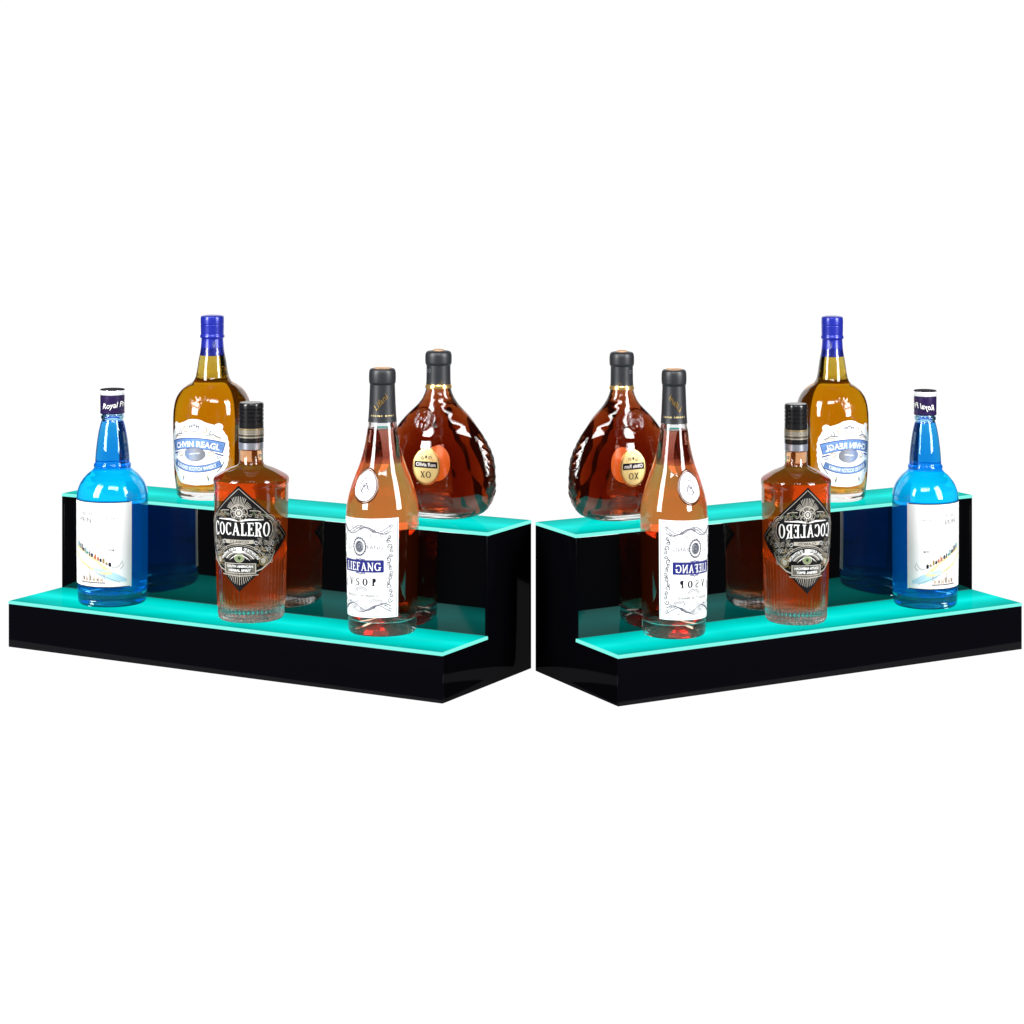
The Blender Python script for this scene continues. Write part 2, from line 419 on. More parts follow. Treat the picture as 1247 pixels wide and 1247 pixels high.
                X(st, 0, st, 1, sw); ser(st, .02, st * 2.2); ser(st * .8, .98, st * 1.6)
                pts = []; ws = []
                for i in range(15):
                    q = radians(90 - 180 * i / 14); pts.append(T(st + .10 + (w - st * 1.5 - .12) * max(0, cos(q)) * 1.0, .735 + .24 * sin(q))); ws.append(tw + (sw - tw) * abs(cos(q)) ** 1.2)
                s.ribbon(pts, ws, mt); X(st, .97, st + .12, .97, tw); X(st, .50, st + .12, .50, tw)
                if c == 'R': s.ribbon([T(w * .45, .5), T(w * .66, .32), T(w * .76, .0), T(w * .98, -.06)], [tw, sw, sw, tw], mt)
            elif c == 'S':
                pts = []; ws = []
                for i in range(11): q = radians(40 + 230 * i / 10); pts.append(T(w / 2 + (w / 2 - .08) * cos(q), .745 + .235 * sin(q))); ws.append(tw + (sw * .75 - tw) * (1 if 5 < i else .3) * abs(cos(q - .6)))
                for i in range(1, 12): q = radians(90 - 230 * i / 11); pts.append(T(w / 2 + (w / 2 - .06) * cos(q), .26 + .25 * sin(q))); ws.append(tw + (sw * .9 - tw) * abs(cos(q)) * (1 if i < 6 else .5))
                s.ribbon(pts, ws, mt); X(w - .09, .74, w - .09, .96, tw); X(.05, .04, .05, .26, tw)
            elif c == '.': s.ribbon([T(0, .5), T(.1, .5)], .1 * kx, mt)
            cxp += (w + gap) * kx

def sheet(name, f, v0, v1, left, right, m, parent, nu=44, nv=50, back=None, rim=None):
    """label paper: rows between left(v) and right(v), wrapped by f"""
    V = []; Fs = []
    for j in range(nv + 1):
        v = v0 + (v1 - v0) * j / nv; a, b = left(v), right(v)
        for i in range(nu + 1): V.append(f(a + (b - a) * i / nu, v, 0))
    for j in range(nv):
        for i in range(nu):
            q = j * (nu + 1) + i; Fs.append((q, q + 1, q + nu + 2, q + nu + 1))
    return mesh(name, V, Fs, m, parent, smooth=True, sharp=80)

# ------------------------------------------------------------------ the stand
uv = (-cos(TH), sin(TH)); wv = (sin(TH), cos(TH))
def SP(s, t, z): return (X0 + uv[0] * s + wv[0] * t, NEAR_Y + uv[1] * s + wv[1] * t, z)
def build_stand():
    base = SP(L / 2, D2 / 2, 0)
    root = thing('display_stand', 'two step black acrylic bottle stand with glowing teal shelves, the left one, readable bottle labels on it', 'display stand', base, 'lit two step bottle stands')
    root['label'] = 'left of the two black stepped stands with glowing teal shelves'
    R = lambda p: tuple(p[i] - base[i] for i in range(3))
    def prism(name, poly, a0, a1, axis, m, bev=.0006):
        # poly in (t,z) extruded along s, or (s,z) along t
        V = []
        for a in (a0, a1):
            for p in poly: V.append(R(SP(a, p[0], p[1]) if axis == 's' else SP(p[0], a, p[1])))
        n = len(poly); Fs = [tuple(range(n)), tuple(range(2 * n - 1, n - 1, -1))] + [(i, (i + 1) % n, n + (i + 1) % n, n + i) for i in range(n)]
        me = bpy.data.meshes.new(name); me.from_pydata(V, [], Fs); me.materials.append(m)
        bm = bmesh.new(); bm.from_mesh(me); bmesh.ops.recalc_face_normals(bm, faces=bm.faces)
        bmesh.ops.bevel(bm, geom=list(bm.edges), offset=bev, segments=2, affect='EDGES', profile=.6)
        bm.to_mesh(me); bm.free(); me.polygons.foreach_set('use_smooth', [True] * len(me.polygons)); me.set_sharp_from_angle(angle=radians(30))
        return link(bpy.data.objects.new(name, me), root)
    tk = .004; pt = .0038; g = .0002
    prism('front_panel', [(0, 0), (L, 0), (L, H1 - pt), (0, H1 - pt)], 0, tk, 't', M['front'])
    prism('back_panel', [(0, 0), (L, 0), (L, H2 - pt), (0, H2 - pt)], D2 - tk, D2, 't', M['side'])
    prism('riser_panel', [(tk, H1 - pt), (L - tk, H1 - pt), (L - tk, H2 - pt), (tk, H2 - pt)], D1 + g, D1 + tk, 't', M['riser'], .0003)
    lp = [(tk + g, 0), (D2 - tk - g, 0), (D2 - tk - g, H2 - pt), (D1 + g, H2 - pt), (D1 + g, H1 - pt), (tk + g, H1 - pt)]
    prism('side_panel', lp, 0, tk - g, 's', M['side'], .0003)
    prism('side_panel', lp, L - tk + g, L, 's', M['side'], .0003)
    def plate(name, t0, t1, z1, m):
        b = .0009; ns, nt = 60, 12; V = []; A = []; Fs = []; mi = []
        for j in range(nt + 1):
            for i in range(ns + 1):
                s_ = b + (L - 2 * b) * i / ns; t_ = t0 + b + (t1 - t0 - 2 * b) * j / nt
                V.append(R(SP(s_, t_, z1))); A.append((s_ / L * 3, (t_ - t0) / (t1 - t0), 0))
        for j in range(nt):
            for i in range(ns): q = j * (ns + 1) + i; Fs.append((q, q + ns + 1, q + ns + 2, q + 1)); mi.append(0)
        o = len(V)
        rings = [[(b, b, 0), (1, b, 0)]]
        def ringv(inset, dz):
            r = [(inset, t0 + inset), (L - inset, t0 + inset), (L - inset, t1 - inset), (inset, t1 - inset)]
            s0 = len(V)
            for p in r: V.append(R(SP(p[0], p[1], z1 - dz))); A.append((p[0] / L * 3, (p[1] - t0) / (t1 - t0), 0))
            return s0
        rr = [ringv(b, 0), ringv(b * .3, b * .3), ringv(0, b), ringv(0, pt)]
        for a, c in zip(rr, rr[1:]):
            for i in range(4): Fs.append((a + i, a + (i + 1) % 4, c + (i + 1) % 4, c + i)); mi.append(1)
        Fs.append((rr[-1] + 3, rr[-1] + 2, rr[-1] + 1, rr[-1])); mi.append(1)
        return mesh(name, V, Fs, [m, M['edge']], root, mi=mi, attr=A, recalc=False)
    plate('shelf', 0, D1 - g, H1, M['shelf_lo'])
    plate('shelf', D1, D2, H2, M['shelf_hi'])
    things.append(root)
    return root
stand = build_stand()

# ------------------------------------------------------------------ bottles of the left stand
# 1. blue bottle -----------------------------------------------------
def blue_bottle():
    b = Bottle('bright blue spirit bottle with purple cap standing leftmost on the left stand', 137, 732.5, H1, group='blue spirit bottles with purple caps')
    out_ = prof([(39.5, 0.2), (41.2, 3), (42, 9)], [(42, 9), (42.8, 60), (43, 128)], [(43, 128), (42.6, 133), (41, 139.5), (37.5, 147), (31, 155), (24.5, 160.5), (22, 163.5)],
                [(22, 163.5), (22.6, 165.5), (22.2, 168), (20.8, 169.5)], [(20.8, 169.5), (20.4, 178), (19.2, 190), (17.2, 204), (14.6, 216), (12.6, 222)], [(12.6, 222), (14, 223.5), (14, 226.5), (12.4, 228), (12.2, 240)])
    b.ell = None
    b.glass_body(out_, 2.6, 14, 5, 219, M['blue_glass'], M['liq_blue'], neck=[(128, M['liq_blue_lit'], 'lit_shoulder_liquid'), (164.5, M['liq_blue_shaded'], 'neck_liquid')])
    b.rref = 43.3
    b.part('cap', [(12.6, 229), (14.4, 229), (14.8, 230), (14.8, 232), (14.4, 232.5), (14.6, 233.2), (14.8, 250.5), (14.2, 251.2), (14.8, 252)], M['purple'])
    tp = b.part('cap_band', [(14.8, 252.05), (15, 252.4), (15, 257.6), (14.4, 258.6), (0, 258.8)], M['silvercap'], bands=lambda j: 1 if j >= 2 else 0, mats=[M['silvercap'], M['ink']])
    a = radians(-34) + b.alpha
    f = b.surf(a, .35, dz=4.5)
    half = 46.5 * 1.07
    lab = sheet('label', f, 20, 122.5, lambda v: -half, lambda v: half, M['paper'], b.root)
    lab.data.materials[0] = M['paper']
    P = Print()
    P.text('LONDON', -11, 108, 4.2, M['grey_ink'], width=21); P.text('PRIN', -11, 100.5, 6.5, M['grey_ink'], width=19, bold=.0)
    P.build('lettering', f, lab)
    P = Print(); P.text('ROYAL', 24, 103, 2.6, M['soft_ink'], width=12); P.build('lettering', f, lab)
    A = Print()
    rnd = random.Random(3)
    # sand bank and pale water running down to the right
    A.ribbon([(-40, 64), (-24, 56), (-6, 47), (8, 40), (16, 37)], [11, 15, 14, 9, 2], M['sand'])
    A.ribbon([(-6, 42), (8, 36), (20, 32), (34, 28)], [5, 11, 10, 3], M['sky'])
    A.ribbon([(-30, 50), (-10, 41), (8, 33), (26, 26)], .5, M['soft_ink'])
    x = -36
    while x < 12:                    # row of houses and trees along the bank
        t = (x + 36) / 48; y = 68 - 22 * t; w = rnd.uniform(1.4, 3.4); h = rnd.uniform(2, 6.5) * (1.2 - .5 * t)
        mt = rnd.choice([M['tealp'], M['ink'], M['tealp'], M['grey_ink']]) if t < .55 else rnd.choice([M['redp'], M['ink'], M['goldp'], M['redp']])
        A.poly([(x, y), (x + w, y - .6), (x + w, y + h), (x + w / 2, y + h + 1.4), (x, y + h)], mt)
        x += w + rnd.uniform(-.2, 1)
    A.ribbon([(12, 46), (20, 43.5), (25, 46), (28, 52), (30, 46), (26, 42)], .45, M['soft_ink'])
    A.poly([(8, 65.5), (13, 66.6), (17, 65.3), (13, 64.2)], M['ink']); A.poly([(15.5, 65), (18.5, 66.4), (18.5, 64)], M['ink']); A.seg(-3, 67, -3, 73, .7, M['goldp'])
    # town hall sketch
    for i in range(13):
        x = -26 + i * 2.6; h = [5, 9, 8, 5, 16, 12, 6, 5, 8, 5, 9, 4, 9][i]
        A.ribbon([(x, 26), (x, 26 + h), (x + 1.1, 27.5 + h), (x + 2.2, 26 + h), (x + 2.2, 26)], .45, M['goldp'] if i % 3 else M['redp'])
        if i % 2: A.rect(x + .6, 28, x + 1.5, 28 + h * .5, M['ink'] if i % 4 == 1 else M['goldp'])
    A.rect(-28, 25, 8, 26, M['grey_ink'])
    
    for vb in (122.2, 20.4):  # dark ribbons paint the label's shadow along its top and bottom
        B_ = Print(); B_.ribbon([(-49 + i * 4.2, vb) for i in range(24)], 1.0, M['ink']); B_.build('label_shadow_line', f, lab)
    A.V = [(u + 9, v, d) for u, v, d in A.V]
    A.build('town_drawing', f, lab)
    T = Print(); T.text('Royal Prin', 2, 241, 7, M['white'], width=36, shear=.35, rot=.12, bold=.01)
    capang = radians(10) + b.alpha; b2 = b.surf(capang, .25, rfix=14.9)
    T.build('lettering', b2, [c for c in b.root.children if c.name.startswith('cap') and 'band' not in c.name][0])
    # faint embossed ring on shoulder
    return b
# 2. amber whisky bottle ----------------------------------------------
def whisky_bottle():
    b = Bottle('amber whisky bottle with royal blue capsule on upper shelf of the left stand', 258.6, 604, H2, group='amber whisky bottles with blue capsules')
    out_ = prof([(41, .3), (43, 3.5), (43.6, 10)], [(43.6, 10), (46, 30), (47.2, 60), (47.6, 92)], [(47.6, 92), (47.2, 103), (45.6, 114), (42.5, 122.5), (37, 130), (30, 135.5), (23.5, 139.5), (20.3, 145)],
                [(20.3, 145), (18.6, 153), (16.6, 166), (14.6, 176), (13.4, 186), (12.8, 193)], [(12.8, 193), (12.4, 214)])
    def emb(r, a, z):
        # embossed seal above the label
        da = ((a - (radians(-22) + b.alpha) + pi) % (2 * pi)) - pi
        x = da * 44; y = z - 125.5; d = sqrt(x * x + y * y * 1.3)
        if d > 16: return 0
        o = 1.2 * math.exp(-((d - 12.5) / 1.1) ** 2) + .8 * math.exp(-((d - 9.5) / .9) ** 2)
        if d < 8.5: o += 1.0 * max(0, sin(x * .9 + 2 * sin(y * .5))) * max(0, sin(y * .8 + 1))
        return o
    b.ell = None
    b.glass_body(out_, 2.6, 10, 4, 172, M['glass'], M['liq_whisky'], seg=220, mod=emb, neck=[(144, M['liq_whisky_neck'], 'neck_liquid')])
    b.rref = 47.8
    cap = b.part('capsule', prof([(15.0, 171.5), (14.2, 178), (13.4, 188), (13.2, 192)], [(13.2, 192), (14.6, 193), (14.8, 194.8), (14.4, 196.3), (13.9, 196.8)], [(13.9, 196.8), (14.1, 205), (14.2, 208.4)], [(14.2, 208.4), (13.8, 209), (14.2, 209.6)],
                                 [(14.2, 209.6), (14.1, 216.5), (13.2, 219), (9, 220)], [(9, 220), (0, 220.2)]), M['bluecap'], sharp=60)
    E_ = Print(); E_.ribbon([(-6, 190), (-2, 181), (1, 188), (4, 181), (8, 191)], .7, M['silver']); E_.ribbon([(-7, 186), (-3, 183), (2, 184), (7, 187)], .5, M['silver']); E_.ring(1, 186, 3, 3, .4, M['silver'])
    E_.build('crest', b.surf(radians(8) + b.alpha, .35), cap)
    a = radians(-27) + b.alpha; f = b.surf(a, .35, dz=5.8)
    # scalloped cartouche outline: half width as a function of height
    K = [(13, 6), (14.5, 20), (17, 27), (22, 31), (28, 34), (32, 38), (38, 41), (44, 42.5), (52, 43), (58, 42), (64, 43), (70, 41), (76, 38), (80, 36.5), (84, 37), (87, 33), (88, 27), (86.5, 20), (0, 0)]
    hw = [(13.2, 4), (13.6, 14), (14.8, 22), (18, 28), (24, 32), (29, 36), (34, 39.5), (40, 42), (48, 43), (56, 43.2), (62, 43), (68, 42), (73, 40), (77, 37), (80, 34.5), (83, 32.5), (85.5, 27), (87.5, 20), (89.5, 14), (92, 8), (93, 2)]
    def H(v):
        for p, q in zip(hw, hw[1:]):
            if p[0] <= v <= q[0]: return p[1] + (q[1] - p[1]) * (v - p[0]) / (q[0] - p[0]) + .5 * sin(v * .9)
        return hw[-1][1]
    lab = sheet('label', f, 13.2, 93, lambda v: -H(v), lambda v: H(v), M['paper'], b.root, nv=90)
    for sx in (-1, 1):   # ears of the cartouche
        e = Print(); e.disc(sx * 30, 83.5, 5.5, 4.5, M['paper']); e.build('label_ear', f, lab, base=-.02)
    P = Print(1.45); N = Print()
    for sx in (-1, 1):
        P.scroll(sx * 12, 80, 4.4, 1.3, pi / 2, .8, M['goldp'], -sx); P.scroll(sx * 22, 76, 3.2, 1.2, pi / 2, .7, M['grey_ink'], sx)
        P.scroll(sx * 21, 51, 4, 1.3, 0, .8, M['goldp'], sx); P.scroll(sx * 30, 48, 2.4, 1.1, 0, .6, M['navy'], -sx)
        P.ribbon([(sx * 15, 74), (sx * 24, 74.5), (sx * 33, 70)], .7, M['grey_ink']); P.ribbon([(sx * 17, 71.5), (sx * 26, 72), (sx * 35, 67)], .6, M['goldp'])
        P.ribbon([(sx * 16, 21), (sx * 17, 26)], 1.1, M['goldp']); P.ribbon([(sx * 18, 19), (sx * 18, 23)], .8, M['ink']); P.ribbon([(sx * 26, 52), (sx * 36, 49)], 1.0, M['navy'])
        P.ribbon([(sx * 28, 29), (sx * 34, 36), (sx * 37, 42)], .8, M['soft_ink'])
    for i in range(5): P.disc(-6 + 3 * i, 84 + (2 if i == 2 else 0), .9, 1.4, M['soft_ink'])
    P.ring(0, 82, 6, 4, .5, M['soft_ink'])
    P.build('ornament', f, lab)
    def arcb(y, hump, w, thick, m, pr):
        n = 26; pr.ribbon([(-w + 2 * w * i / n, y + hump * (1 - (2 * i / n - 1) ** 2)) for i in range(n + 1)], thick, m)
    arcb(58, 6, 37, 13.2, M['navy'], N); arcb(58, 6, 36, 11.6, M['paleblue'], N)
    arcb(40, -7, 33, 8.4, M['navy'], N); arcb(40, -7, 32.2, 7.0, M['paleblue'], N)
    N.disc(0, 51, 14, 8.2, M['silver']); N.ring(0, 51, 14, 8.2, .7, M['soft_ink']); N.disc(0, 51, 10, 5.6, M['silver']); N.ribbon([(-9, 50), (-2, 51.5), (9, 52.5)], [.3, 1.4, .3], M['white']); N.ribbon([(-4, 54), (1, 51), (5, 47)], [.3, 1.2, .3], M['paleblue'])
    ban = N.build('banner', f, lab)
    T = Print(); T.text('CHVIN REAGL', 1, 63.4, 7, M['white'], width=62, bold=.03, arc=112); T.text('BLENDED SCOTCH WHISKY', 0, 33.2, 4.4, M['white'], width=56, bold=.025, arc=-78)
    T.build('lettering', f, ban, base=.25)
    return b
# 3. ribbed bottle with black diamond label ---------------------------
def diamond_bottle():
    b = Bottle('ribbed red brown bottle with black diamond label on the left stand, lettering readable', 306, 752, H1, group='ribbed bottles with black diamond labels')
    out_ = prof([(37.5, .3), (39.6, 3), (40.4, 8)], [(40.4, 8), (42, 40), (43.4, 90), (44.8, 130), (45.2, 163)], [(45.2, 163), (46, 165.5), (46, 169), (45.4, 171)], [(45.4, 171), (42, 174), (31, 180), (20, 184.5)], [(20, 184.5), (16, 186.5), (14.6, 189.5)], [(14.6, 189.5), (14.4, 205)], [(14.2, 205), (13, 216)])
    b.ell = None
    NF = 46
    def flute(r, a, z):
        env = min(1, max(0, (84 - z) / 8)) * min(1, max(0, z / 5))
        o = -env * 2.3 * abs(sin(a * NF / 2)) ** .8
        if z < 10: o += .3 * sin(z * 2) * env
        return o
    b.glass_body(out_, 3.0, 15, 3, 204, M['glassrib'], M['liq_coca'], seg=NF * 10, mod=flute)
    b.rref = 45.2
    col = b.part('neck_collar', prof([(13.9, 205), (15, 205.6), (15.1, 207)], [(15.1, 207), (15.1, 213.5)], [(15.1, 213.5), (14.2, 214)]), M['silver'])
    cp = prof([(14.3, 214), (15.2, 214.2), (15.2, 218.8)], [(15.2, 218.8), (14.9, 219.2)])
    b.part('cap_ring', cp, M['blackcap'])
    bd = b.part('cap_band', [(14.9, 219.3), (15.2, 219.6), (15.2, 231.2), (14.9, 231.5)], M['bandcap'])
    T = Print(); 
    for i in range(48):
        u = i * 2 * pi * 15.3 / 48
        T.ring(u, 227.5, .7, 1.5, .35, M['filigree'], n=8); T.disc(u, 222.6, .55, .9, M['ink'], n=6)
    T.ribbon([(i * 2 * pi * 15.3 / 48, 230.4) for i in range(49)], .7, M['goldp']); T.ribbon([(i * 2 * pi * 15.3 / 48, 224.7) for i in range(49)], .6, M['filigree']); T.ribbon([(i * 2 * pi * 15.3 / 48, 220.5) for i in range(49)], .6, M['filigree'])
    T.build('band_pattern', b.surf(0, .1, rfix=15.3), bd)
    segs = [[(14.9, 231.6), (15.1, 232), (15.1, 239)]]
    z = 239
    for w in (5, 5, 4.5, 4):
        segs += [[(15.1, z), (13.9, z + .7), (15.2, z + 1.7)], [(15.2, z + 1.4), (15.2, z + w)]]; z += w + .0
    segs += [[(15.2, z), (14.9, z + 3), (13.5, z + 4.3)], [(13.5, z + 4.3), (0, z + 4.5)]]
    b.part('screw_cap', prof(*segs), M['blackcap'])
    a = radians(-19) + b.alpha; f = b.surf(a, .95, dz=7)
    cyc = 96; hh = 64; ww = 70
    lab = sheet('label', f, cyc - hh, cyc + hh, lambda v: -max(.3, ww * (1 - abs(v - cyc) / hh)), lambda v: max(.3, ww * (1 - abs(v - cyc) / hh)), M['blacklab'], b.root, nu=60, nv=64)
    P = Print(); FG = M['filigree']; rnd = random.Random(5)
    e = 2.6
    P.ribbon([(-ww + e * 1.5 + (ww - e * 1.5) * i / 14, cyc + (hh - e * 1.4) * i / 14) for i in range(15)], .55, FG); P.ribbon([((ww - e * 1.5) * i / 14, cyc + (hh - e * 1.4) * (1 - i / 14)) for i in range(15)], .55, FG)
    # rays at the top and bottom corner
    for i in range(-9, 10):
        t = i * radians(8.2)
        P.seg(9 * sin(t), cyc + 34 + 5 * cos(t), 17 * sin(t) * .95, cyc + 34 + 17 * cos(t) * (1 if abs(i) < 5 else .8), .6, FG)
    for i in range(-10, 11):
        t = i * radians(7.4); l1 = 25 - abs(i) * .5
        P.seg(13 * sin(t), cyc - 31 - 6 * cos(t), l1 * sin(t), cyc - 31 - l1 * cos(t), [.75, .55][i % 2], FG)
    # central rosette above the name
    for q in range(12):
        t = q * pi / 6; P.scroll(6.8 * cos(t), cyc + 31 + 6.2 * sin(t), 2.7, 1.2, t, .7, FG, 1 if q % 2 else -1)
    P.ring(0, cyc + 31, 4, 4, .8, M['white']); P.disc(0, cyc + 31, 2.2, 2.6, FG); P.ring(0, cyc + 31, 10.5, 10, .6, FG)
    for sx in (-1, 1):
        P.ribbon([(sx * 2, cyc + 21.5), (sx * 12, cyc + 23.2), (sx * 30, cyc + 22.4)], [1.5, 2.2, .8], M['white'])
        for i in range(7):
            P.scroll(sx * (14 + i * 3.4), cyc + 28.5 - i * .3 + (i % 2) * 1.5, 2.2, 1.2, rnd.random() * 6, .6, [FG, M['greenp'], FG, M['goldp']][i % 4], sx)
        P.ribbon([(sx * 13, cyc + 34), (sx * 22, cyc + 33.6), (sx * 26, cyc + 32)], .9, FG)
        # concentric lines round the ends of the name panel
        for r, w in ((0, .9), (2.2, .55), (4.2, .9), (6.4, .5)):
            P.arc(sx * 37, cyc + 11, 5 + r, 10 + r * 1.1, (90 if sx < 0 else -90), (270 if sx < 0 else 90), w, FG, 20)
        for i in range(5): P.scroll(sx * (50 + (i % 2) * 4), cyc + 18 - 5 * i + (i % 2) * 2, 2.4, 1.1, i, .6, FG, sx)
        # scroll work below the name
        for i in range(9):
            x = sx * (21 + (i % 5) * 5.6); y = cyc - 4.5 - (i // 5) * 7 - (i % 5) * .6
            P.scroll(x, y, 3.1, 1.3, i * 1.3, .75, FG if i % 4 else M['white'], sx if i % 2 else -sx)
        for i in range(6): P.scroll(sx * (31 + (i % 3) * 5), cyc - 20 - (i // 3) * 5.4 - (i % 3), 2.7, 1.2, i * 2.1, .75, FG, sx if i % 2 else -sx)
        P.ring(sx * 30, cyc - 27, 5, 5.2, 1, M['goldp'], 14); P.disc(sx * 30, cyc - 27, 3.4, 3.6, FG, 12)
        P.ribbon([(sx * 46, cyc - 16), (sx * 40, cyc - 28), (sx * 28, cyc - 37), (sx * 15, cyc - 41)], [.8, 1.6, 1.6, .8], FG)
    # fine fill of small curls and hatching over the whole diamond, denser than the eye can follow
    def inside(x, y, m=5): return abs(x) / (ww - m) + abs(y - cyc) / (hh - m) < 1
    for gy in range(-48, 50, 4):
        for gx in range(-64, 66, 4):
            x = gx + rnd.uniform(-1, 1) + (2 if gy % 8 else 0); y = cyc + gy + rnd.uniform(-.8, .8)
            if not inside(x, y, 7): continue
            if abs(x) < 43 and 0 < y - cyc < 24: continue
            if abs(x) < 22 and -46 < y - cyc < 2: continue
            if abs(x) < 18 and (y - cyc > 18 or y - cyc < -30): continue
            if y - cyc < -38: continue
            P.scroll(x, y, rnd.uniform(1.5, 2.3), rnd.uniform(.8, 1.4), rnd.random() * 6.28, .5, rnd.choice([FG, FG, FG, M['goldp'], M['grey_fil']]), rnd.choice([1, -1]), n=9)
    # banner, arches and the eye under the hat
    for r, w, m_ in ((33, .8, FG), (30.5, .5, FG), (22.5, .6, FG), (20.5, .9, M['white']), (15, .6, FG)):
        P.arc(0, cyc - 32, r, r * .78, 28, 152, w, m_, 24)
    for i in range(22):
        t = radians(32 + i * 5.5); P.seg(17 * cos(t), cyc - 32 + 14 * sin(t), 20 * cos(t), cyc - 32 + 16 * sin(t), .6, FG)
    P.disc(0, cyc - 23, 5.5, 4.6, M['greenp'], 14); P.ring(0, cyc - 23, 6.2, 5.2, .7, FG, 18); P.disc(0, cyc - 23, 2, 2.2, M['ink'], 10); P.arc(0, cyc - 27, 11, 7, 20, 160, .8, M['white'])
    P.ribbon([(-9, cyc - 15.6), (-5, cyc - 15.8), (0, cyc - 16.2), (5, cyc - 15.8), (9, cyc - 15.6)], [.5, 1.6, 2, 1.6, .5], M['white']); P.ribbon([(-3.6, cyc - 13), (3.6, cyc - 13)], 5.4, M['white'])
    P.rect(-18, cyc - 6, 18, cyc - 1.4, M['filigree'])
    P.rect(-21, cyc - 42, 21, cyc - 29.6, FG); P.rect(-19.8, cyc - 41, 19.8, cyc - 30.5, M['blacklab'])
    P.ribbon([(-24, cyc - 43.5), (0, cyc - 45), (24, cyc - 43.5)], 1.1, FG)
    P.build('filigree', f, lab)
    T = Print()
    T.serif('COCALERO', 0, cyc + 10.5, 15.5, M['white'], 76, stem=.19, thin=.07, gap=.11, curve=1.2, slab=.06, scale_h=[1.12, 1, .98, .96, .96, .98, 1.06, 1.12])
    T.text('CLASICO', 0, cyc - 3.7, 3, M['ink'], width=24, bold=.02)
    T.text('ORIGINAL FUSION           OF BOTANICALS', 0, cyc - 11.5 , 3.4, M['white'], width=58, bold=.03, arc=29)
    T.text('SOUTH AMERICAN', 0, cyc - 33.3, 3.1, M['white'], width=34, bold=.03); T.text('HERBAL SPIRIT', 0, cyc - 38.2, 3.1, M['white'], width=29, bold=.03)
    T.build('lettering', f, lab, base=.55)
    return b
